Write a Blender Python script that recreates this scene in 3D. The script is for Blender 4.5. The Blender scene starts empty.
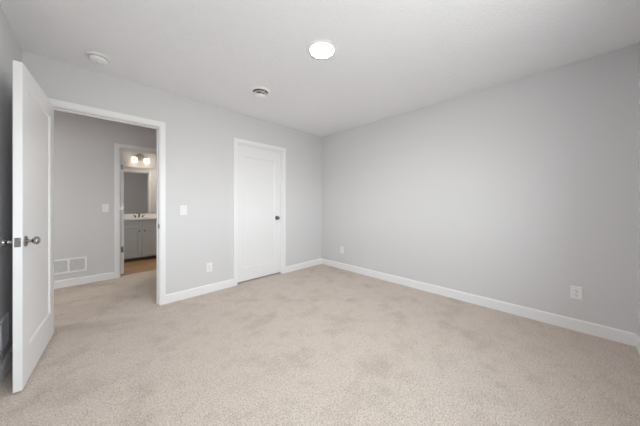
import bpy, bmesh, math, random
from mathutils import Vector, Matrix

PI = math.pi
scene = bpy.context.scene
COL = scene.collection

# ------------------------------------------------------------------ camera
cam_data = bpy.data.cameras.new('camera')
cam = bpy.data.objects.new('camera', cam_data)
COL.objects.link(cam)
cam_data.sensor_width = 36.0
cam_data.sensor_fit = 'HORIZONTAL'
cam_data.lens = 229.28 * 36.0 / 640.0
cam_data.shift_y = -9.06 / 640.0
cam_data.clip_start = 0.02
cam.location = (-3.1212, -3.1364, 1.1491)
cam.rotation_euler = (PI / 2, 0, -math.radians(44.469))
scene.camera = cam

# ------------------------------------------------------------------ world, daylight, exposure
world = bpy.data.worlds.new('overcast_sky')
scene.world = world
world.use_nodes = True
wn = world.node_tree
wn.nodes.clear()
w_out = wn.nodes.new('ShaderNodeOutputWorld')
w_bg = wn.nodes.new('ShaderNodeBackground')
w_tc = wn.nodes.new('ShaderNodeTexCoord')
w_sep = wn.nodes.new('ShaderNodeSeparateXYZ')
w_ramp = wn.nodes.new('ShaderNodeValToRGB')
w_map = wn.nodes.new('ShaderNodeMapRange')
w_map.inputs['From Min'].default_value = -1
w_map.inputs['From Max'].default_value = 1
wn.links.new(w_tc.outputs['Generated'], w_sep.inputs[0])
wn.links.new(w_sep.outputs['Z'], w_map.inputs['Value'])
wn.links.new(w_map.outputs[0], w_ramp.inputs[0])
wn.links.new(w_ramp.outputs[0], w_bg.inputs['Color'])
wn.links.new(w_bg.outputs[0], w_out.inputs['Surface'])
cr = w_ramp.color_ramp
cr.elements[0].position = 0.0
cr.elements[0].color = (0.41, 0.41, 0.40, 1)      # pale ground outside
cr.elements[1].position = 1.0
cr.elements[1].color = (0.40, 0.46, 0.52, 1)
e = cr.elements.new(0.49); e.color = (0.47, 0.47, 0.455, 1)
e = cr.elements.new(0.52); e.color = (0.945, 0.965, 0.995, 1)
w_bg.inputs['Strength'].default_value = 23.0

LED_STRENGTH = 126.0
VANITY_STRENGTH = 2.2
HALL_STRENGTH = 190.0
BATH_STRENGTH = 195.0

# window opening in the wall behind the camera: a light portal guides the sky's light
WIN_X0, WIN_X1, WIN_Z0, WIN_Z1 = -3.10, -1.60, 0.96, 2.01
WALL_C = -3.612
pl = bpy.data.lights.new('window_portal', 'AREA')
pl.shape = 'RECTANGLE'
pl.size = WIN_X1 - WIN_X0
pl.size_y = WIN_Z1 - WIN_Z0
pl.cycles.is_portal = True
plo = bpy.data.objects.new('window_portal', pl)
COL.objects.link(plo)
plo.location = ((WIN_X0 + WIN_X1) / 2, WALL_C - 0.13, (WIN_Z0 + WIN_Z1) / 2)
plo.rotation_euler = (PI / 2, 0, 0)

scene.view_settings.view_transform = 'Standard'
scene.view_settings.look = 'None'
scene.view_settings.exposure = 0.20
scene.view_settings.gamma = 1.0
scene.view_settings.use_curve_mapping = False
scene.cycles.max_bounces = 16
scene.cycles.diffuse_bounces = 10
scene.cycles.glossy_bounces = 6
scene.cycles.transparent_max_bounces = 8
scene.cycles.sample_clamp_indirect = 6.0
scene.cycles.caustics_reflective = False
scene.cycles.caustics_refractive = False
scene.cycles.use_denoising = True

# ------------------------------------------------------------------ materials
def mat(name, color, rough=0.5, metal=0.0, spec=0.5):
    m = bpy.data.materials.new(name)
    m.use_nodes = True
    b = m.node_tree.nodes['Principled BSDF']
    b.inputs['Base Color'].default_value = (*color, 1)
    b.inputs['Roughness'].default_value = rough
    b.inputs['Metallic'].default_value = metal
    b.inputs['Specular IOR Level'].default_value = spec
    return m

def nodes_of(m):
    return m.node_tree.nodes, m.node_tree.links, m.node_tree.nodes['Principled BSDF']

def noise(m, scale, detail=2.0, rough=0.5, coord='Object'):
    n, l, b = nodes_of(m)
    tc = n.new('ShaderNodeTexCoord')
    t = n.new('ShaderNodeTexNoise')
    t.inputs['Scale'].default_value = scale
    t.inputs['Detail'].default_value = detail
    t.inputs['Roughness'].default_value = rough
    l.new(tc.outputs[coord], t.inputs['Vector'])
    return t

def bump(m, src, strength, dist):
    n, l, b = nodes_of(m)
    bp = n.new('ShaderNodeBump')
    bp.inputs['Strength'].default_value = strength
    bp.inputs['Distance'].default_value = dist
    l.new(src, bp.inputs['Height'])
    if b.inputs['Normal'].links:
        l.new(b.inputs['Normal'].links[0].from_socket, bp.inputs['Normal'])
    l.new(bp.outputs[0], b.inputs['Normal'])

def ramp(m, src, stops):
    n, l, b = nodes_of(m)
    r = n.new('ShaderNodeValToRGB')
    els = r.color_ramp.elements
    els[0].position, els[0].color = stops[0][0], (*stops[0][1], 1)
    els[1].position, els[1].color = stops[-1][0], (*stops[-1][1], 1)
    for p, c in stops[1:-1]:
        x = els.new(p); x.color = (*c, 1)
    l.new(src, r.inputs[0])
    return r.outputs[0]

def mul(m, a, b_, fac=1.0):
    n, l, b = nodes_of(m)
    x = n.new('ShaderNodeMix')
    x.data_type = 'RGBA'; x.blend_type = 'MULTIPLY'
    x.inputs[0].default_value = fac
    l.new(a, x.inputs[6]); l.new(b_, x.inputs[7])
    return x.outputs[2]

WALL = mat('grey_wall_paint', (0.665, 0.662, 0.670), 0.62, spec=0.3)
t = noise(WALL, 160, 3, 0.55); bump(WALL, t.outputs['Fac'], 0.10, 0.002)

CEIL = mat('textured_ceiling_paint', (0.885, 0.888, 0.918), 0.9, spec=0.1)
t = noise(CEIL, 70, 4, 0.6)
n_, l_, b_ = nodes_of(CEIL)
cr_ = ramp(CEIL, t.outputs['Fac'], [(0.42, (0, 0, 0)), (0.62, (1, 1, 1))])
bump(CEIL, cr_, 0.55, 0.005)

TRIM = mat('white_trim_paint', (0.84, 0.84, 0.85), 0.38, spec=0.4)
DOORP = mat('white_door_paint', (0.82, 0.82, 0.83), 0.36, spec=0.4)
PLASTIC = mat('white_plastic', (0.83, 0.83, 0.83), 0.35)
GRILLE = mat('white_grille_enamel', (0.88, 0.88, 0.88), 0.4)
LOUVER = mat('grey_grille_louver', (0.74, 0.74, 0.74), 0.45)
SLOT = mat('dark_slot', (0.05, 0.05, 0.05), 0.8)
GAP = mat('grey_gap', (0.45, 0.45, 0.45), 0.7)
DUCT = mat('dark_duct_metal', (0.10, 0.10, 0.10), 0.7)
THROAT = mat('grey_duct_metal', (0.22, 0.22, 0.22), 0.6)
LAMPMETAL = mat('brushed_nickel_lamp', (0.40, 0.38, 0.36), 0.45, metal=0.7)
NICKEL = mat('satin_nickel', (0.36, 0.355, 0.35), 0.22, metal=1.0)
DARKNICKEL = mat('dark_satin_metal', (0.20, 0.195, 0.19), 0.25, metal=1.0)
CHROME = mat('chrome', (0.62, 0.62, 0.63), 0.12, metal=1.0)
MIRROR = mat('mirror_silver', (0.86, 0.87, 0.87), 0.015, metal=1.0)
CABINET = mat('grey_cabinet_paint', (0.47, 0.51, 0.545), 0.45)
COUNTER = mat('white_stone_top', (0.80, 0.79, 0.78), 0.25)
t = noise(COUNTER, 60, 3)
c_ = ramp(COUNTER, t.outputs['Fac'], [(0.35, (0.84, 0.835, 0.83)), (0.6, (0.90, 0.895, 0.89))])
COUNTER.node_tree.links.new(c_, nodes_of(COUNTER)[2].inputs['Base Color'])
TOEKICK = mat('shade_toned_toe_kick', (0.10, 0.09, 0.085), 0.6)  # shadow under the cabinet put into the toe kick's colour
RUBBER = mat('white_rubber', (0.75, 0.75, 0.74), 0.7)

# carpet: speckled cut pile
CARPET = mat('beige_speckled_carpet', (0.5, 0.45, 0.41), 1.0, spec=0.0)
n_, l_, b_ = nodes_of(CARPET)
f1 = noise(CARPET, 115, 3, 0.8)
f2 = noise(CARPET, 42, 3, 0.6)
f3 = noise(CARPET, 3.2, 4, 0.62)
f4 = noise(CARPET, 9.0, 3, 0.6)
c1 = ramp(CARPET, f1.outputs['Fac'], [(0.33, (0.30, 0.240, 0.198)), (0.43, (0.525, 0.446, 0.39)), (0.52, (0.625, 0.542, 0.482)), (0.66, (0.78, 0.694, 0.633))])
c2 = ramp(CARPET, f2.outputs['Fac'], [(0.32, (0.92, 0.917, 0.912)), (0.58, (1, 1, 1))])
c3 = ramp(CARPET, f3.outputs['Fac'], [(0.35, (0.865, 0.85, 0.832)), (0.49, (1, 1, 0.99))])
c4 = ramp(CARPET, f4.outputs['Fac'], [(0.34, (0.925, 0.918, 0.908)), (0.5, (1, 1, 1))])
cc = mul(CARPET, mul(CARPET, mul(CARPET, c1, c2), c3), c4)
l_.new(cc, b_.inputs['Base Color'])
bump(CARPET, f2.outputs['Fac'], 0.35, 0.012)
bump(CARPET, f1.outputs['Fac'], 0.7, 0.006)
b_.inputs['Sheen Weight'].default_value = 0.15
b_.inputs['Sheen Roughness'].default_value = 0.6

# wood-look vinyl planks
PLANK = mat('brown_wood_plank', (0.30, 0.18, 0.09), 0.45)
n_, l_, b_ = nodes_of(PLANK)
tc = n_.new('ShaderNodeTexCoord')
mp = n_.new('ShaderNodeMapping'); mp.inputs['Scale'].default_value = (1, 1, 1)
l_.new(tc.outputs['Object'], mp.inputs[0])
bk = n_.new('ShaderNodeTexBrick')
bk.inputs['Scale'].default_value = 1.0
bk.inputs['Brick Width'].default_value = 1.2
bk.inputs['Row Height'].default_value = 0.15
bk.inputs['Mortar Size'].default_value = 0.0015
bk.inputs['Color1'].default_value = (0.50, 0.32, 0.175, 1)
bk.inputs['Color2'].default_value = (0.41, 0.25, 0.135, 1)
bk.inputs['Mortar'].default_value = (0.12, 0.07, 0.04, 1)
l_.new(mp.outputs[0], bk.inputs['Vector'])
mp2 = n_.new('ShaderNodeMapping'); mp2.inputs['Scale'].default_value = (3, 40, 1)
l_.new(tc.outputs['Object'], mp2.inputs[0])
gn = n_.new('ShaderNodeTexNoise'); gn.inputs['Scale'].default_value = 2.0; gn.inputs['Detail'].default_value = 5
l_.new(mp2.outputs[0], gn.inputs['Vector'])
gr = ramp(PLANK, gn.outputs['Fac'], [(0.3, (0.72, 0.70, 0.68)), (0.65, (1, 1, 1))])
l_.new(mul(PLANK, bk.outputs['Color'], gr), b_.inputs['Base Color'])

def emissive(name, color, strength, base=(0.9, 0.9, 0.9)):
    m = mat(name, base, 0.4)
    b = m.node_tree.nodes['Principled BSDF']
    b.inputs['Emission Color'].default_value = (*color, 1)
    b.inputs['Emission Strength'].default_value = strength
    return m
LEDM = emissive('lit_led_diffuser', (1.0, 0.99, 0.985), LED_STRENGTH)
SHADE = emissive('lit_frosted_glass', (1.0, 0.84, 0.62), VANITY_STRENGTH)
HALLM = emissive('lit_hall_diffuser', (1.0, 0.96, 0.91), HALL_STRENGTH)

BATHM = emissive('lit_bath_diffuser', (1.0, 0.90, 0.77), BATH_STRENGTH)

GLASS = bpy.data.materials.new('window_glass'); GLASS.use_nodes = True
gnn = GLASS.node_tree; gnn.nodes.clear()
go = gnn.nodes.new('ShaderNodeOutputMaterial'); gm = gnn.nodes.new('ShaderNodeMixShader')
gt = gnn.nodes.new('ShaderNodeBsdfTransparent'); gg = gnn.nodes.new('ShaderNodeBsdfGlossy')
gg.inputs['Roughness'].default_value = 0.02
gt.inputs['Color'].default_value = (0.95, 0.97, 0.96, 1)
gm.inputs[0].default_value = 0.06
gnn.links.new(gt.outputs[0], gm.inputs[1]); gnn.links.new(gg.outputs[0], gm.inputs[2]); gnn.links.new(gm.outputs[0], go.inputs[0])

# ------------------------------------------------------------------ helpers
def box(bm, x0, x1, y0, y1, z0, z1):
    vs = [bm.verts.new((x, y, z)) for x in (x0, x1) for y in (y0, y1) for z in (z0, z1)]
    for f in ((0, 1, 3, 2), (4, 6, 7, 5), (0, 4, 5, 1), (2, 3, 7, 6), (0, 2, 6, 4), (1, 5, 7, 3)):
        bm.faces.new([vs[i] for i in f])
    return vs

def obj(name, bm, m, parent=None, bevel=0.0, smooth=False, seg=2):
    bmesh.ops.recalc_face_normals(bm, faces=bm.faces[:])
    me = bpy.data.meshes.new(name)
    bm.to_mesh(me); bm.free()
    o = bpy.data.objects.new(name, me)
    COL.objects.link(o)
    for x in (m if isinstance(m, (list, tuple)) else [m]):
        me.materials.append(x)
    if parent is not None:
        o.parent = parent
    if bevel:
        md = o.modifiers.new('bevel', 'BEVEL')
        md.width = bevel; md.segments = seg; md.limit_method = 'ANGLE'; md.angle_limit = math.radians(40)
    if smooth:
        for p in me.polygons:
            p.use_smooth = True
        try:
            me.set_sharp_from_angle(angle=math.radians(40))
        except Exception:
            pass
    return o

def boxes(name, rows, m, parent=None, bevel=0.0):
    bm = bmesh.new()
    for r in rows:
        box(bm, *r)
    return obj(name, bm, m, parent, bevel)

def lathe(bm, prof, n=32, M=None, cap=True):
    """prof: (radius, height) along local z; M places it"""
    M = M or Matrix()
    rings = []
    for r, z in prof:
        if r < 1e-6:
            rings.append([bm.verts.new(M @ Vector((0, 0, z)))])
        else:
            rings.append([bm.verts.new(M @ Vector((r * math.cos(2 * PI * i / n), r * math.sin(2 * PI * i / n), z))) for i in range(n)])
    for a, b in zip(rings, rings[1:]):
        for i in range(n):
            j = (i + 1) % n
            if len(a) == 1 and len(b) == 1:
                continue
            if len(a) == 1:
                bm.faces.new((a[0], b[i], b[j]))
            elif len(b) == 1:
                bm.faces.new((a[i], a[j], b[0]))
            else:
                bm.faces.new((a[i], a[j], b[j], b[i]))
    return bm

def tube(bm, pts, r, n=12):
    rings = []
    for i, p in enumerate(pts):
        p = Vector(p)
        d = (Vector(pts[min(i + 1, len(pts) - 1)]) - Vector(pts[max(i - 1, 0)])).normalized()
        a = d.orthogonal().normalized() if i == 0 else (rings_a - d * rings_a.dot(d)).normalized()
        rings_a = a
        b = d.cross(a)
        rings.append([bm.verts.new(p + (a * math.cos(2 * PI * k / n) + b * math.sin(2 * PI * k / n)) * r) for k in range(n)])
    for a, b in zip(rings, rings[1:]):
        for k in range(n):
            bm.faces.new((a[k], a[(k + 1) % n], b[(k + 1) % n], b[k]))
    bm.faces.new(rings[0]); bm.faces.new(rings[-1][::-1])

def tag(o, label, cat, group=None, kind=None):
    o['label'] = label; o['category'] = cat
    if group: o['group'] = group
    if kind: o['kind'] = kind
    return o

def empty(name, loc=(0, 0, 0), rz=0.0):
    o = bpy.data.objects.new(name, None)
    COL.objects.link(o)
    o.empty_display_size = 0.05
    o.location = loc; o.rotation_euler = (0, 0, rz)
    return o

def structure(o, label, cat):
    return tag(o, label, cat, kind='structure')

def copy_tree(o, parent=None):
    c = o.copy(); COL.objects.link(c)
    if parent is not None: c.parent = parent
    for ch in list(o.children):
        copy_tree(ch, c)
    return c

RX = lambda a: Matrix.Rotation(a, 4, 'X')
RY = lambda a: Matrix.Rotation(a, 4, 'Y')
T = lambda x, y, z: Matrix.Translation((x, y, z))

# ------------------------------------------------------------------ dimensions
H = 2.44
XW = -3.56           # left wall of the bedroom
YC = WALL_C          # window wall behind the camera
TW = 0.12            # partition thickness
HY = 1.605           # hall side of the bathroom wall
BY0 = HY + TW        # bathroom side of it
BY1 = 3.32           # bathroom mirror wall
HX0, HX1 = -5.6, -1.86     # hall ends
BX0, BX1 = -2.935, -1.10   # bathroom sides
# door openings (jamb to jamb)
D1 = (-3.406, -2.603, 2.023)
D2 = (-1.682, -0.917, 2.0135)
D3 = (-2.842, -2.050, 2.018)

# ------------------------------------------------------------------ structure: floors, ceiling, walls
FL = boxes('floor', [(XW - 0.2, 0.2, YC - 0.2, 0.0, -0.12, 0), (HX0 - 0.1, 0.2, 0.0, BY0 - 0.005, -0.12, 0)], CARPET)
structure(FL, 'beige speckled carpet floor running from the bedroom out into the hall', 'floor')
FB = boxes('floor_bathroom', [(BX0 - 0.2, BX1 + 0.2, BY0 - 0.005, BY1 + 0.2, -0.12, -0.004)], PLANK)
structure(FB, 'brown wood plank floor of the bathroom in front of the grey vanity', 'floor')
CE = boxes('ceiling', [(HX0 - 0.2, 0.2, YC - 0.2, BY1 + 0.2, H, H + 0.15)], CEIL)
structure(CE, 'flat pale grey textured ceiling with a lit round downlight', 'ceiling')

def wall_y(name, y0, y1, x0, x1, openings, label):
    """wall along x between y0..y1 with openings (x0, x1, z0, z1)"""
    rows, x = [], x0
    for a, b, z0, z1 in sorted(openings):
        rows.append((x, a, y0, y1, 0, H))
        if z0 > 0: rows.append((a, b, y0, y1, 0, z0))
        rows.append((a, b, y0, y1, z1, H))
        x = b
    rows.append((x, x1, y0, y1, 0, H))
    o = boxes(name, rows, WALL)
    return structure(o, label, 'wall')

G = 0.015   # rough opening margin filled by the jambs
wall_y('wall_back', 0, TW, XW, 0.0, [(D1[0] - G, D1[1] + G, 0, D1[2] + G), (D2[0] - G, D2[1] + G, 0, D2[2] + G)],
       'grey painted bedroom wall with the open doorway and the closed white door')
wall_y('wall_front', YC - 0.15, YC, XW - 0.15, 0.15, [(WIN_X0, WIN_X1, WIN_Z0, WIN_Z1)],
       'grey bedroom wall with the window, just a sliver seen past the long bare wall')
structure(boxes('wall_right', [(0, 0.15, YC, 0.15, 0, H)], WALL), 'long bare grey wall with two outlets low above its baseboard', 'wall')
structure(boxes('wall_left', [(XW - 0.15, XW, YC, 0.0, 0, H)], WALL), 'grey wall in shade behind the open white door', 'wall')
wall_y('wall_hall', HY, BY0, HX0, HX1 + 0.1, [(D3[0] - G, D3[1] + G, 0, D3[2] + G)],
       'grey hall wall with a low vent and the bathroom doorway')
structure(boxes('wall_hall_left', [(HX0 - 0.1, HX0, 0.0, HY, 0, H), (HX0, XW, 0, TW, 0, H)], WALL), 'grey end of the hall hidden to the left', 'wall')
structure(boxes('wall_hall_right', [(HX1, HX1 + 0.1, TW, HY, 0, H)], WALL), 'grey end of the hall hidden to the right', 'wall')
structure(boxes('wall_closet', [(HX1 + 0.1, 0.0, 0.72, 0.80, 0, H), (HX1 + 0.1, HX1 + 0.2, TW, 0.72, 0, H), (0.0, 0.15, 0.15, 0.80, 0, H)], WALL), 'grey wall inside the closet behind the closed door', 'wall')
structure(boxes('wall_bathroom_back', [(BX0 - 0.1, BX1 + 0.1, BY1, BY1 + 0.1, 0, H)], WALL), 'pale bathroom wall behind the mirror and the lit vanity light', 'wall')
structure(boxes('wall_bathroom_left', [(BX0 - 0.1, BX0, BY0, BY1, 0, H)], WALL), 'bathroom side wall behind its open door', 'wall')
structure(boxes('wall_bathroom_right', [(BX1, BX1 + 0.1, BY0, BY1, 0, H), (HX1 + 0.1, BX1 + 0.1, BY0 - TW, BY0, 0, H)], WALL), 'bathroom side wall at the far end of the vanity', 'wall')

# ------------------------------------------------------------------ baseboards
BH, BT = 0.103, 0.014
def base_profile(bm, p0, p1, nrm):
    """baseboard from p0 to p1 against a wall; nrm points into the room"""
    prof = [(0, 0.0), (BT, 0.0), (BT, BH - 0.012), (BT - 0.004, BH - 0.003), (BT - 0.008, BH), (0, BH)]
    ends = []
    for p in (p0, p1):
        ends.append([bm.verts.new((p[0] + nrm[0] * d, p[1] + nrm[1] * d, z)) for d, z in prof])
    k = len(prof)
    for i in range(k):
        bm.faces.new((ends[0][i], ends[0][(i + 1) % k], ends[1][(i + 1) % k], ends[1][i]))
    bm.faces.new(ends[0]); bm.faces.new(ends[1][::-1])

def baseboard(name, p0, p1, nrm, label):
    bm = bmesh.new(); base_profile(bm, p0, p1, nrm)
    return structure(obj(name, bm, TRIM), label, 'baseboard')

CW, CT = 0.055, 0.016    # casing width and thickness
RV = 0.006               # reveal
baseboard('baseboard_right', (0, YC), (0, 0), (-1, 0), 'long white baseboard along the bare wall with two outlets')
baseboard('baseboard_back', (D1[1] + RV + CW, 0), (D2[0] - RV - CW, 0), (0, -1), 'white baseboard between the open doorway and the closed white door')
baseboard('baseboard_back', (D2[1] + RV + CW, 0), (0, 0), (0, -1), 'short white baseboard between the closed door and the room corner')
baseboard('baseboard_back', (XW, 0), (-3.459, 0), (0, -1), 'stub of white baseboard hidden behind the open door')
baseboard('baseboard_left', (XW, YC), (XW, 0), (1, 0), 'shaded white baseboard below the vent behind the open door')
baseboard('baseboard_front', (XW, YC), (0, YC), (0, 1), 'white baseboard under the window wall')
baseboard('baseboard_hall', (HX0, HY), (D3[0] - RV - 0.060, HY), (0, -1), 'white hall baseboard under the wide wall vent')
baseboard('baseboard_hall', (D3[1] + RV + 0.060, HY), (HX1, HY), (0, -1), 'white hall baseboard right of the bathroom doorway')
baseboard('baseboard_hall', (D1[1] + RV + CW, TW), (HX1, TW), (0, 1), 'white hall baseboard on the back of the bedroom wall')
baseboard('baseboard_bathroom', (D3[1] + RV + 0.06, BY0), (BX1, BY0), (0, 1), 'white baseboard inside the bathroom beside its doorway')

# ------------------------------------------------------------------ door frames
def casing(bm, x0, x1, z1, yw, s, w, wl=None):
    """flat casing round an opening x0..x1, z1 on wall face yw; s = -1 / +1 outward direction along y"""
    wl = w if wl is None else wl
    a, b = sorted((yw, yw + s * CT))
    a2, b2 = sorted((yw, yw + s * (CT - 0.004)))
    xi0, xi1, zi = x0 - RV, x1 + RV, z1 + RV
    # mitred legs and head as one profile: main flat + thinner inner lip
    box(bm, xi0 - wl, xi0 - 0.010, a, b, 0, zi + w)
    box(bm, xi0 - 0.010, xi0, a2, b2, 0, zi + 0.010)
    box(bm, xi1 + 0.010, xi1 + w, a, b, 0, zi + w)
    box(bm, xi1, xi1 + 0.010, a2, b2, 0, zi + 0.010)
    box(bm, xi0 - 0.010, xi1 + 0.010, a, b, zi + 0.010, zi + w)
    box(bm, xi0, xi1, a2, b2, zi, zi + 0.010)

def door_frame(name, D, y0, y1, stop_y, w, label, wl=None, sides=(True, True)):
    x0, x1, z1 = D
    root = empty(name, ((x0 + x1) / 2, y0, 0))
    structure(root, label, 'door frame')
    ox, oy = root.location.x, root.location.y
    def put(nm, rows=None, bm=None, bevel=0.0015):
        if bm is None:
            bm = bmesh.new()
            for r in rows: box(bm, *r)
        bmesh.ops.translate(bm, vec=(-ox, -oy, 0), verts=bm.verts[:])
        return obj(nm, bm, TRIM, root, bevel)
    put('jamb', [(x0 - G, x0, y0, y1, 0, z1 + G), (x1, x1 + G, y0, y1, 0, z1 + G), (x0, x1, y0, y1, z1, z1 + G)])
    put('door_stop', [(x0, x0 + 0.011, stop_y - 0.016, stop_y + 0.016, 0, z1), (x1 - 0.011, x1, stop_y - 0.016, stop_y + 0.016, 0, z1),
                      (x0 + 0.011, x1 - 0.011, stop_y - 0.016, stop_y + 0.016, z1 - 0.011, z1)], bevel=0.001)
    if sides[0]:
        bm = bmesh.new(); casing(bm, x0, x1, z1, y0, -1, w, wl); put('casing', bm=bm)
    if sides[1]:
        bm = bmesh.new(); casing(bm, x0, x1, z1, y1, 1, w, wl); put('casing', bm=bm)
    return root

F1 = door_frame('trim_1', D1, 0, TW, 0.060, CW, 'white casing and jamb around the open doorway to the hall', wl=0.048)
F2 = door_frame('trim_2', D2, 0, TW, 0.030, CW, 'white casing and jamb around the closed white door')
F3 = door_frame('trim_3', D3, HY, BY0, HY + 0.06, 0.060, 'white casing and jamb around the bathroom doorway across the hall')

# strike plate in the right jamb of the open doorway
bm = bmesh.new()
sx = D1[1] - F1.location.x
box(bm, sx - 0.0015, sx + 0.001, 0.004, 0.036, 0.865, 0.925)
box(bm, sx - 0.0015, sx + 0.004, -0.004, 0.006, 0.872, 0.918)
sp = obj('strike_plate', bm, DARKNICKEL, F1, 0.0008)
sp['label'] = 'dark metal strike plate'
bm = bmesh.new(); box(bm, sx - 0.002, sx - 0.0012, 0.012, 0.028, 0.880, 0.910)
obj('latch_hole', bm, SLOT, sp)

# ------------------------------------------------------------------ doors
def slab_mesh(w, h, t, stile, top, bot):
    """one-panel shaker slab; local x 0..w, y -t..0, z 0..h, recess on both faces"""
    bm = bmesh.new()
    def face(y, s):
        rects = [((0, 0), (w, h), y), ((stile, bot), (w - stile, h - top), y), ((stile + 0.004, bot + 0.004), (w - stile - 0.004, h - top - 0.004), y + s * 0.002),
                 ((stile + 0.014, bot + 0.014), (w - stile - 0.014, h - top - 0.014), y + s * 0.010)]
        rings = []
        for (a, b), (c, d), yy in rects:
            rings.append([bm.verts.new(p) for p in ((a, yy, b), (c, yy, b), (c, yy, d), (a, yy, d))])
        for r0, r1 in zip(rings, rings[1:]):
            for i in range(4):
                j = (i + 1) % 4
                bm.faces.new((r0[i], r0[j], r1[j], r1[i]))
        bm.faces.new(rings[-1])
        return rings[0]
    a = face(0, -1); b = face(-t, 1)
    for i in range(4):
        j = (i + 1) % 4
        bm.faces.new((a[i], a[j], b[j], b[i]))
    return bm

KNOB = [(0.0115, 0.006), (0.0105, 0.012), (0.0105, 0.026), (0.013, 0.0300), (0.0195, 0.0335), (0.0242, 0.039), (0.0256, 0.045),
        (0.0247, 0.051), (0.0205, 0.0565), (0.013, 0.0600), (0.006, 0.0612), (0.0, 0.0615)]
ROSE = [(0.0, 0.0), (0.0325, 0.0), (0.0330, 0.003), (0.0305, 0.0065), (0.022, 0.009), (0.014, 0.011), (0.0, 0.0112)]

def knob(parent, x, z, y, s, m=NICKEL):
    """door knob at local (x, z) on the face y, pointing s along y"""
    M = T(x, y, z) @ RX(-PI / 2 * s)
    bm = bmesh.new(); lathe(bm, [(0.0, 0.005)] + KNOB, 32, M)
    k = obj('door_knob', bm, m, parent, smooth=True)
    bm = bmesh.new(); lathe(bm, ROSE, 32, M)
    obj('rosette', bm, m, k, smooth=True)
    return k

def hinge(parent, x, y, z, m=NICKEL, leaf=None):
    bm = bmesh.new()
    for i in range(5):
        z0 = z - 0.045 + i * 0.018
        lathe(bm, [(0, 0.0006), (0.0062, 0.0006), (0.0062, 0.0174), (0, 0.0174)], 14, T(x, y, z0))
    lathe(bm, [(0, 0), (0.005, 0), (0.004, 0.005), (0, 0.006)], 14, T(x, y, z + 0.045))
    if leaf:
        box(bm, *leaf)
    return obj('hinge', bm, m, parent, smooth=True)

# the open bedroom door
tilt = math.radians(4.0)
DW, DH, DT = 0.820, 1.998, 0.037
d1 = empty('door_1', (-3.379, -0.052, 0.014), -PI / 2 - tilt)
structure(d1, 'white one-panel door standing open against the left wall', 'door')
s1 = obj('slab', slab_mesh(DW, DH, DT, 0.125, 0.128, 0.215), DOORP, d1, 0.0015)
kx, kz = DW - 0.050, 0.902
knob(d1, kx, kz, 0.0, 1)
knob(d1, kx, kz, -DT, -1)
bm = bmesh.new(); box(bm, DW - 0.001, DW + 0.0012, -DT / 2 - 0.0125, -DT / 2 + 0.0125, kz - 0.0285, kz + 0.0285)
lp = obj('latch_plate', bm, NICKEL, d1, 0.0008)
lp['label'] = 'nickel latch plate on the door edge'
bm = bmesh.new()
vs = box(bm, DW + 0.001, DW + 0.011, -DT / 2 - 0.007, -DT / 2 + 0.007, kz - 0.0095, kz + 0.0095)
for v in vs:
    if v.co.x > DW + 0.005 and v.co.y < -DT / 2: v.co.x -= 0.007
obj('latch_bolt', bm, NICKEL, lp, 0.0008)
for dz in (-0.022, 0.022):
    bm = bmesh.new(); lathe(bm, [(0, 0), (0.0035, 0), (0.003, 0.001), (0, 0.0012)], 12, T(DW + 0.0010, -DT / 2, kz + dz) @ RY(PI / 2))
    obj('plate_screw', bm, DARKNICKEL, lp)
for hz in (0.27, 1.0, 1.80):
    hinge(d1, -0.010, -0.030, hz)

# the closed door of the bedroom
d2 = empty('door_2', (D2[0] + 0.003, 0.042, 0.018))
structure(d2, 'closed white one-panel door near the room corner', 'door')
W2 = D2[1] - D2[0] - 0.006
bm = slab_mesh(W2, 1.991, 0.035, 0.112, 0.165, 0.185)
bmesh.ops.translate(bm, vec=(0, 0.035, 0), verts=bm.verts[:])
obj('slab', bm, DOORP, d2, 0.0015)
knob(d2, W2 - 0.075, 0.904, 0.0, -1, DARKNICKEL)
for hz in (0.25, 1.0, 1.8):
    hinge(d2, 0.0, 0.040, hz)

# the bathroom door, swung into the bathroom
d3 = empty('door_3', (-2.786, BY0 + 0.012, 0.018), PI / 2 + math.radians(1.5))
structure(d3, 'white bathroom door opened inward, only its hinged edge showing', 'door')
W3 = 0.775
bm = slab_mesh(W3, 1.99, 0.035, 0.115, 0.125, 0.2)
bmesh.ops.translate(bm, vec=(0, 0.035, 0), verts=bm.verts[:])
obj('slab', bm, DOORP, d3, 0.0015)
for hz in (0.395, 1.075, 1.725):
    hinge(d3, -0.007, 0.040, hz, DARKNICKEL, leaf=(-0.0015, 0.001, 0.006, 0.038, hz - 0.044, hz + 0.044))
knob(d3, W3 - 0.06, 0.902, 0.0, -1)
knob(d3, W3 - 0.06, 0.902, 0.035, 1)

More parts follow.
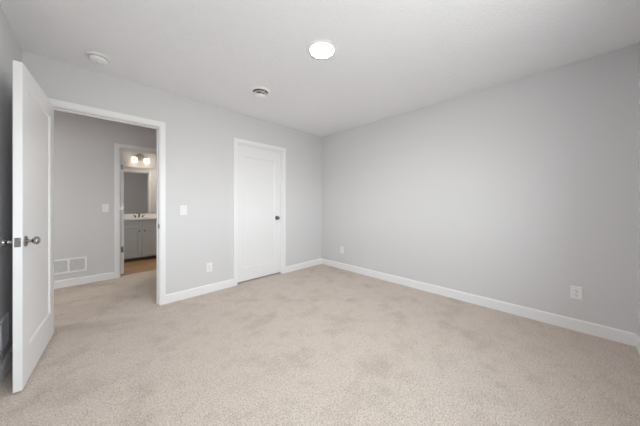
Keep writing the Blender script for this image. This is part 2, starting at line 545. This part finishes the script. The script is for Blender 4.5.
# ------------------------------------------------------------------ window in the wall behind the camera
wx, wz = (WIN_X0 + WIN_X1) / 2, (WIN_Z0 + WIN_Z1) / 2
win = empty('window_1', (wx, YC, WIN_Z0))
structure(win, 'white two-sash window in the wall behind the viewer', 'window')
hw, hh = (WIN_X1 - WIN_X0) / 2, WIN_Z1 - WIN_Z0
boxes('window_frame', [(-hw, -hw + 0.045, -0.12, -0.04, 0, hh), (hw - 0.045, hw, -0.12, -0.04, 0, hh), (-hw + 0.045, hw - 0.045, -0.12, -0.04, 0, 0.045),
                       (-hw + 0.045, hw - 0.045, -0.12, -0.04, hh - 0.045, hh), (-0.03, 0.03, -0.12, -0.04, 0.045, hh - 0.045)], TRIM, win, 0.002)
for a, b in ((-hw + 0.045, -0.03), (0.03, hw - 0.045)):
    sash = boxes('sash', [(a, a + 0.035, -0.10, -0.06, 0.045, hh - 0.045), (b - 0.035, b, -0.10, -0.06, 0.045, hh - 0.045),
                          (a + 0.035, b - 0.035, -0.10, -0.06, 0.045, 0.08), (a + 0.035, b - 0.035, -0.10, -0.06, hh - 0.08, hh - 0.045)], TRIM, win, 0.002)
    boxes('pane', [(a + 0.03, b - 0.03, -0.083, -0.078, 0.075, hh - 0.075)], GLASS, sash)
boxes('window_casing', [(-hw - 0.07, -hw, 0, 0.016, -0.07, hh + 0.07), (hw, hw + 0.07, 0, 0.016, -0.07, hh + 0.07), (-hw, hw, 0, 0.016, hh, hh + 0.07),
                        (-hw, hw, 0, 0.016, -0.07, -0.02)], TRIM, win, 0.0015)
boxes('window_sill', [(-hw, hw, -0.04, 0.03, -0.02, 0.0)], TRIM, win, 0.002)

# ------------------------------------------------------------------ recessed ceiling light
rl = empty('recessed_light', (-1.762, -1.775, H))
tag(rl, 'lit round white LED downlight set flush in the bedroom ceiling', 'ceiling light')
bm = bmesh.new(); lathe(bm, [(0.122, 0.0), (0.122, -0.004), (0.117, -0.008), (0.101, -0.009), (0.097, -0.006), (0.097, 0.0)], 64)
obj('trim_ring', bm, PLASTIC, rl, smooth=True)
bm = bmesh.new(); lathe(bm, [(0.097, -0.002), (0.097, -0.0058), (0.08, -0.0068), (0.0, -0.0072)], 64)
df = obj('diffuser', bm, LEDM, rl, smooth=True)
df['label'] = 'glowing white diffuser'

# ------------------------------------------------------------------ smoke detector
sd = empty('smoke_detector', (-3.098, -0.342, H))
tag(sd, 'round white smoke detector on the ceiling above the open door', 'smoke detector')
bm = bmesh.new(); lathe(bm, [(0.0, 0.0), (0.074, 0.0), (0.075, -0.008), (0.072, -0.014), (0.0, -0.014)], 48)
obj('mounting_base', bm, PLASTIC, sd, smooth=True)
bm = bmesh.new(); lathe(bm, [(0.0, -0.013), (0.054, -0.013), (0.058, -0.018), (0.061, -0.026), (0.061, -0.034), (0.056, -0.041), (0.046, -0.046), (0.040, -0.0475), (0.0, -0.048)], 48)
obj('cover', bm, PLASTIC, sd, smooth=True)
bm = bmesh.new(); lathe(bm, [(0.0, -0.047), (0.017, -0.047), (0.018, -0.050), (0.015, -0.0525), (0.0, -0.053)], 32)
obj('test_button', bm, PLASTIC, sd, smooth=True)
bm = bmesh.new()
for i in range(28):
    a = 2 * PI * i / 28
    vs = box(bm, 0.0575, 0.0605, -0.0045, 0.0045, -0.0215, -0.0165)
    bmesh.ops.rotate(bm, cent=(0, 0, 0), matrix=Matrix.Rotation(a, 3, 'Z'), verts=vs)
obj('sensor_grille', bm, GAP, sd)

# ------------------------------------------------------------------ round ceiling diffuser
rv = empty('air_diffuser', (-1.768, -0.785, H))
tag(rv, 'round white ceiling air diffuser with a dark gap around its centre cone', 'air vent')
bm = bmesh.new(); lathe(bm, [(0.112, 0.0), (0.113, -0.004), (0.108, -0.010), (0.096, -0.015), (0.089, -0.016), (0.085, -0.014), (0.085, 0.0)], 56)
obj('outer_ring', bm, GRILLE, rv, smooth=True)
bm = bmesh.new(); lathe(bm, [(0.0, -0.0005), (0.085, -0.0005), (0.085, -0.0015), (0.0, -0.0015)], 40)
obj('duct_throat', bm, THROAT, rv)
bm = bmesh.new(); lathe(bm, [(0.048, -0.010), (0.076, -0.034), (0.078, -0.035), (0.076, -0.038), (0.046, -0.014)], 48)
obj('middle_cone', bm, GRILLE, rv, smooth=True)
bm = bmesh.new(); lathe(bm, [(0.0, -0.030), (0.034, -0.036), (0.055, -0.050), (0.057, -0.053), (0.052, -0.058), (0.035, -0.062), (0.0, -0.064)], 48)
obj('center_cone', bm, GRILLE, rv, smooth=True)
for i in range(3):
    a = 2 * PI * i / 3 + 0.5
    bm = bmesh.new()
    vs = box(bm, 0.020, 0.088, -0.0025, 0.0025, -0.036, -0.024)
    bmesh.ops.rotate(bm, cent=(0, 0, 0), matrix=Matrix.Rotation(a, 3, 'Z'), verts=vs)
    obj('spoke', bm, GRILLE, rv)

# ------------------------------------------------------------------ switches and outlets (local: plate in x-z, facing -y)
def plate(parent, w=0.074, h=0.118):
    bm = bmesh.new()
    vs = box(bm, -w / 2, w / 2, -0.0055, 0.0, -h / 2, h / 2)
    for v in vs:
        if v.co.y < -0.003:
            v.co.x *= 0.93; v.co.z *= 0.955
    p = obj('cover_plate', bm, PLASTIC, parent, 0.001)
    return p

def light_switch(loc, rz, label):
    r = empty('light_switch', loc, rz)
    tag(r, label, 'light switch')
    p = plate(r)
    boxes('switch_gap', [(-0.0180, 0.0180, -0.0060, -0.0050, -0.0345, 0.0345)], GAP, p)
    bm = bmesh.new()
    vs = box(bm, -0.0165, 0.0165, -0.0080, -0.004, -0.033, 0.033)
    for v in vs:
        if v.co.y < -0.007 and v.co.z < 0: v.co.y += 0.0008
    obj('rocker', bm, PLASTIC, r, 0.0008)
    for s in (-1, 1):
        bm = bmesh.new(); lathe(bm, [(0, 0), (0.003, 0), (0.0026, 0.0008), (0, 0.001)], 12, T(0, -0.0054, s * 0.048) @ RX(PI / 2))
        obj('screw', bm, GRILLE, p, smooth=True)
    return r

def outlet(loc, rz, label):
    r = empty('power_outlet', loc, rz)
    tag(r, label, 'power outlet')
    p = plate(r)
    bm = bmesh.new(); lathe(bm, [(0, 0), (0.003, 0), (0.0026, 0.0008), (0, 0.001)], 12, T(0, -0.0054, 0) @ RX(PI / 2))
    obj('screw', bm, NICKEL, p, smooth=True)
    for s in (-1, 1):
        zc = s * 0.0195
        bm = bmesh.new()
        n = 24
        out = []
        for i in range(n):
            a = 2 * PI * i / n
            out.append((max(-0.0168, min(0.0168, 0.0190 * math.cos(a))), max(-0.0138, min(0.0138, 0.0165 * math.sin(a)))))
        f = [bm.verts.new((x, -0.0075, zc + z)) for x, z in out]
        b = [bm.verts.new((x * 1.04, -0.0045, zc + z * 1.04)) for x, z in out]
        bm.faces.new(f); bm.faces.new(b[::-1])
        for i in range(n):
            j = (i + 1) % n
            bm.faces.new((f[i], f[j], b[j], b[i]))
        rc = obj('receptacle', bm, PLASTIC, r)
        bm = bmesh.new()
        box(bm, -0.0075, -0.0052, -0.0079, -0.0074, zc - 0.001, zc + 0.0075)
        box(bm, 0.0052, 0.0075, -0.0079, -0.0074, zc - 0.001, zc + 0.0062)
        lathe(bm, [(0, 0), (0.0027, 0), (0.0027, 0.0005), (0, 0.0005)], 12, T(0, -0.0074, zc - 0.0075) @ RX(PI / 2))
        obj('slot', bm, SLOT, rc)
    return r

light_switch((-2.357, 0, 1.072), 0, 'white light switch on the bedroom wall between the two doors')
light_switch((-3.004, HY, 1.087), 0, 'white light switch on the hall wall beside the bathroom doorway')
outlet((-2.061, 0, 0.326), 0, 'white power outlet low on the wall between the two bedroom doors')
outlet((0, -0.512, 0.336), PI / 2 * -1, 'white power outlet on the long bare wall close to the room corner')
outlet((0, -3.283, 0.343), -PI / 2, 'white power outlet on the long bare wall far from the corner')

# ------------------------------------------------------------------ return air vents (local: facing -y, origin at lower left)
def wall_vent(loc, rz, w, h, label):
    r = empty('wall_vent', loc, rz)
    tag(r, label, 'wall vent')
    b, m = 0.020, 0.020
    bm = bmesh.new()
    for x0, x1, z0, z1 in ((0, b, 0, h), (w - b, w, 0, h), (b, w - b, 0, b), (b, w - b, h - b, h), (w / 2 - m / 2, w / 2 + m / 2, b, h - b)):
        box(bm, x0, x1, -0.010, 0, z0, z1)
    obj('vent_frame', bm, GRILLE, r, 0.002)
    boxes('duct_opening', [(b, w - b, -0.0015, -0.0003, b, h - b)], DUCT, r)
    for a, c in ((b, w / 2 - m / 2), (w / 2 + m / 2, w - b)):
        bm = bmesh.new()
        n = 10
        p = (h - 2 * b) / n
        for i in range(n):
            z = b + p * i
            vs = [bm.verts.new(q) for q in ((a, -0.0085, z + 0.001), (c, -0.0085, z + 0.001), (c, -0.0018, z + p * 0.80), (a, -0.0018, z + p * 0.80),
                                           (a, -0.0092, z + 0.0022), (c, -0.0092, z + 0.0022), (c, -0.0018, z + p * 0.80 + 0.001), (a, -0.0018, z + p * 0.80 + 0.001))]
            for f in ((0, 1, 2, 3), (7, 6, 5, 4), (0, 4, 5, 1), (1, 5, 6, 2), (2, 6, 7, 3), (3, 7, 4, 0)):
                bm.faces.new([vs[k] for k in f])
        obj('louver_panel', bm, LOUVER, r)
    for x in (b / 2, w - b / 2):
        bm = bmesh.new(); lathe(bm, [(0, 0), (0.004, 0), (0.0032, 0.0012), (0, 0.0016)], 12, T(x, -0.0100, h / 2) @ RX(PI / 2))
        obj('screw', bm, GRILLE, r, smooth=True)
    return r

wall_vent((-3.562, HY, 0.188), 0, 0.356, 0.200, 'wide white louvered vent low on the hall wall')
wall_vent((XW, -0.826, 0.190), PI / 2, 0.356, 0.200, 'shaded louvered vent low on the wall behind the open door')

# ------------------------------------------------------------------ hall ceiling light (its glow reaches the hall wall)
hl = empty('ceiling_light', (-4.65, 0.70, H))
tag(hl, 'round lit downlight in the hall ceiling out of view', 'ceiling light')
bm = bmesh.new(); lathe(bm, [(0.100, 0.0), (0.100, -0.006), (0.086, -0.008), (0.084, -0.005), (0.084, 0.0)], 40)
obj('trim_ring', bm, PLASTIC, hl, smooth=True)
bm = bmesh.new(); lathe(bm, [(0.084, -0.002), (0.084, -0.0050), (0.0, -0.0065)], 40)
obj('diffuser', bm, HALLM, hl, smooth=True)

bl = copy_tree(hl)
bl.location = (-1.45, 2.35, H)
for ch in bl.children:
    if ch.name.startswith('diffuser'):
        ch.data = ch.data.copy(); ch.data.materials[0] = BATHM
tag(bl, 'round lit downlight in the bathroom ceiling out of view', 'ceiling light')

# ------------------------------------------------------------------ bathroom vanity
VX0, VX1, VY0 = -2.900, -1.980, 2.720
vc = (VX0 + VX1) / 2
va = empty('vanity_cabinet', (vc, VY0, 0))
tag(va, 'grey bathroom vanity cabinet with two panel doors under the white top', 'cabinet')
vw = VX1 - VX0
vd = BY1 - VY0 - 0.003
boxes('body', [(-vw / 2, -vw / 2 + 0.018, 0.02, vd, 0.066, 0.828), (vw / 2 - 0.018, vw / 2, 0.02, vd, 0.066, 0.828),
               (-vw / 2 + 0.018, vw / 2 - 0.018, 0.02, vd, 0.066, 0.084), (-vw / 2 + 0.018, vw / 2 - 0.018, vd - 0.008, vd, 0.084, 0.828),
               (-vw / 2 + 0.018, vw / 2 - 0.018, 0.02, 0.038, 0.640, 0.828), (-0.03, 0.03, 0.02, 0.038, 0.084, 0.640)], CABINET, va)
boxes('toe_kick', [(-vw / 2 + 0.005, vw / 2 - 0.005, 0.075, BY1 - VY0 - 0.003, -0.003, 0.067)], TOEKICK, va)
def shaker(x0, x1, z0, z1, rail, name):
    bm = bmesh.new()
    y0, y1, yp = 0.0, 0.019, 0.008
    box(bm, x0, x0 + rail, y0, y1, z0, z1); box(bm, x1 - rail, x1, y0, y1, z0, z1)
    box(bm, x0 + rail, x1 - rail, y0, y1, z0, z0 + rail); box(bm, x0 + rail, x1 - rail, y0, y1, z1 - rail, z1)
    box(bm, x0 + rail - 0.002, x1 - rail + 0.002, yp, y1 - 0.001, z0 + rail - 0.002, z1 - rail + 0.002)
    return obj(name, bm, CABINET, va, 0.001)
for a, b, s in ((-vw / 2 + 0.012, -0.003, 1), (0.003, vw / 2 - 0.012, -1)):
    shaker(a, b, 0.668, 0.815, 0.040, 'drawer_front')
    d = shaker(a, b, 0.078, 0.650, 0.058, 'cabinet_door')
    kxx = b - 0.040 if s > 0 else a + 0.040
    bm = bmesh.new()
    lathe(bm, [(0, 0), (0.006, 0), (0.005, 0.010), (0.011, 0.015), (0.0145, 0.020), (0.0135, 0.025), (0.007, 0.028), (0, 0.0285)], 20, T(kxx, 0.001, 0.602) @ RX(PI / 2))
    k = obj('cabinet_knob', bm, DARKNICKEL, d, smooth=True)
    k['label'] = 'small dark metal knob'

vt = empty('countertop', (vc, VY0, 0.83))
tag(vt, 'white vanity countertop with backsplash and basin below the mirror', 'countertop')
# counter slab with an oval cut for the basin
bm = bmesh.new()
cx0, cx1, cy0, cy1 = -vw / 2 - 0.012, vw / 2 + 0.012, -0.018, BY1 - VY0 - 0.003
N = 40
bcx, bcy, ra, rb = 0.0, 0.235, 0.215, 0.155
def ring_pts(z, a, b):
    return [bm.verts.new((bcx + a * math.cos(2 * PI * i / N), bcy + b * math.sin(2 * PI * i / N), z)) for i in range(N)]
def rect_pts(z):
    out = []
    for i in range(N):
        a = 2 * PI * i / N
        dx, dy = math.cos(a), math.sin(a)
        tt = min(((cx1 if dx > 0 else cx0) - bcx) / dx if abs(dx) > 1e-9 else 1e9, ((cy1 if dy > 0 else cy0) - bcy) / dy if abs(dy) > 1e-9 else 1e9)
        out.append([bcx + dx * tt, bcy + dy * tt])
    for X_ in (cx0, cx1):          # snap the nearest point to each corner
        for Y_ in (cy0, cy1):
            k = min(range(N), key=lambda q: (out[q][0] - X_) ** 2 + (out[q][1] - Y_) ** 2)
            out[k] = [X_, Y_]
    return [bm.verts.new((x, y, z)) for x, y in out]
ti, bi, to, bo = ring_pts(0.028, ra, rb), ring_pts(0.0, ra, rb), rect_pts(0.028), rect_pts(0.0)
for i in range(N):
    j = (i + 1) % N
    bm.faces.new((ti[i], ti[j], to[j], to[i])); bm.faces.new((bo[i], bo[j], bi[j], bi[i]))
    bm.faces.new((to[i], to[j], bo[j], bo[i])); bm.faces.new((bi[i], bi[j], ti[j], ti[i]))
obj('counter_slab', bm, COUNTER, vt, 0.002)
boxes('backsplash', [(cx0, cx1, cy1 - 0.018, cy1, 0.028, 0.098)], COUNTER, vt, 0.002)
bm = bmesh.new()
prof = [(1.0, 0.0), (0.97, -0.03), (0.88, -0.075), (0.65, -0.11), (0.3, -0.122), (0.08, -0.124)]
rr = [ring_pts(z, ra * k, rb * k) for k, z in prof]
for a, b in zip(rr, rr[1:]):
    for i in range(N):
        bm.faces.new((a[i], a[(i + 1) % N], b[(i + 1) % N], b[i]))
bm.faces.new(rr[-1])
obj('basin', bm, PLASTIC, vt, smooth=True)

fz = 0.0
fa = empty('faucet', (vc, VY0 + 0.455, 0.8585))
tag(fa, 'small metal widespread faucet standing on the white vanity top', 'faucet')
bm = bmesh.new(); lathe(bm, [(0, 0), (0.024, 0), (0.023, 0.006), (0.013, 0.010), (0.0115, 0.04), (0, 0.04)], 24)
tube(bm, [(0, 0, 0.035)] + [(0, -0.050 + 0.050 * math.cos(a), 0.055 + 0.032 * math.sin(a)) for a in [PI * k / 10 for k in range(0, 10)]] + [(0, -0.102, 0.045)], 0.010, 14)
obj('spout', bm, DARKNICKEL, fa, smooth=True)
for s in (-1, 1):
    bm = bmesh.new(); lathe(bm, [(0, 0), (0.022, 0), (0.021, 0.006), (0.013, 0.010), (0.012, 0.034), (0.015, 0.040), (0.0, 0.044)], 24, T(s * 0.062, 0, 0))
    h_ = obj('handle', bm, DARKNICKEL, fa, smooth=True)
    bm = bmesh.new(); tube(bm, [(s * 0.062, 0, 0.040), (s * 0.078, -0.004, 0.046), (s * 0.100, -0.008, 0.050)], 0.006, 10)
    obj('lever', bm, DARKNICKEL, h_, smooth=True)

mi = boxes('wall_mirror', [(VX0 + 0.005, VX1 - 0.005, BY1 - 0.007, BY1 - 0.001, 0.935, 1.954)], MIRROR)
tag(mi, 'frameless wall mirror over the vanity, reflecting the doorway', 'mirror')

# vanity light over the mirror
vl = empty('vanity_light', (-2.402, BY1, 2.188))
tag(vl, 'two-shade lit vanity light with a round metal plate over the mirror', 'wall lamp')
bm = bmesh.new(); lathe(bm, [(0, 0), (0.076, 0), (0.078, 0.006), (0.074, 0.018), (0.056, 0.026), (0.0, 0.028)], 40, T(0, 0, 0) @ RX(PI / 2))
obj('back_plate', bm, LAMPMETAL, vl, smooth=True)
bm = bmesh.new()
tube(bm, [(0, -0.02, -0.005), (0, -0.080, -0.005)], 0.008, 12)
tube(bm, [(-0.135, -0.080, -0.005), (0.135, -0.080, -0.005)], 0.008, 12)
obj('arm', bm, LAMPMETAL, vl, smooth=True)
for s in (-1, 1):
    bm = bmesh.new(); lathe(bm, [(0, 0.005), (0.020, 0.005), (0.024, -0.004), (0.024, -0.022), (0, -0.022)], 24, T(s * 0.108, -0.080, 0))
    soc = obj('socket', bm, LAMPMETAL, vl, smooth=True)
    bm = bmesh.new(); lathe(bm, [(0.022, -0.020), (0.042, -0.024), (0.047, -0.032), (0.051, -0.128), (0.048, -0.128), (0.044, -0.034), (0.022, -0.024)], 32, T(s * 0.108, -0.080, 0))
    g = obj('lamp_shade', bm, SHADE, vl, smooth=True)
    g['label'] = 'glowing frosted glass shade'
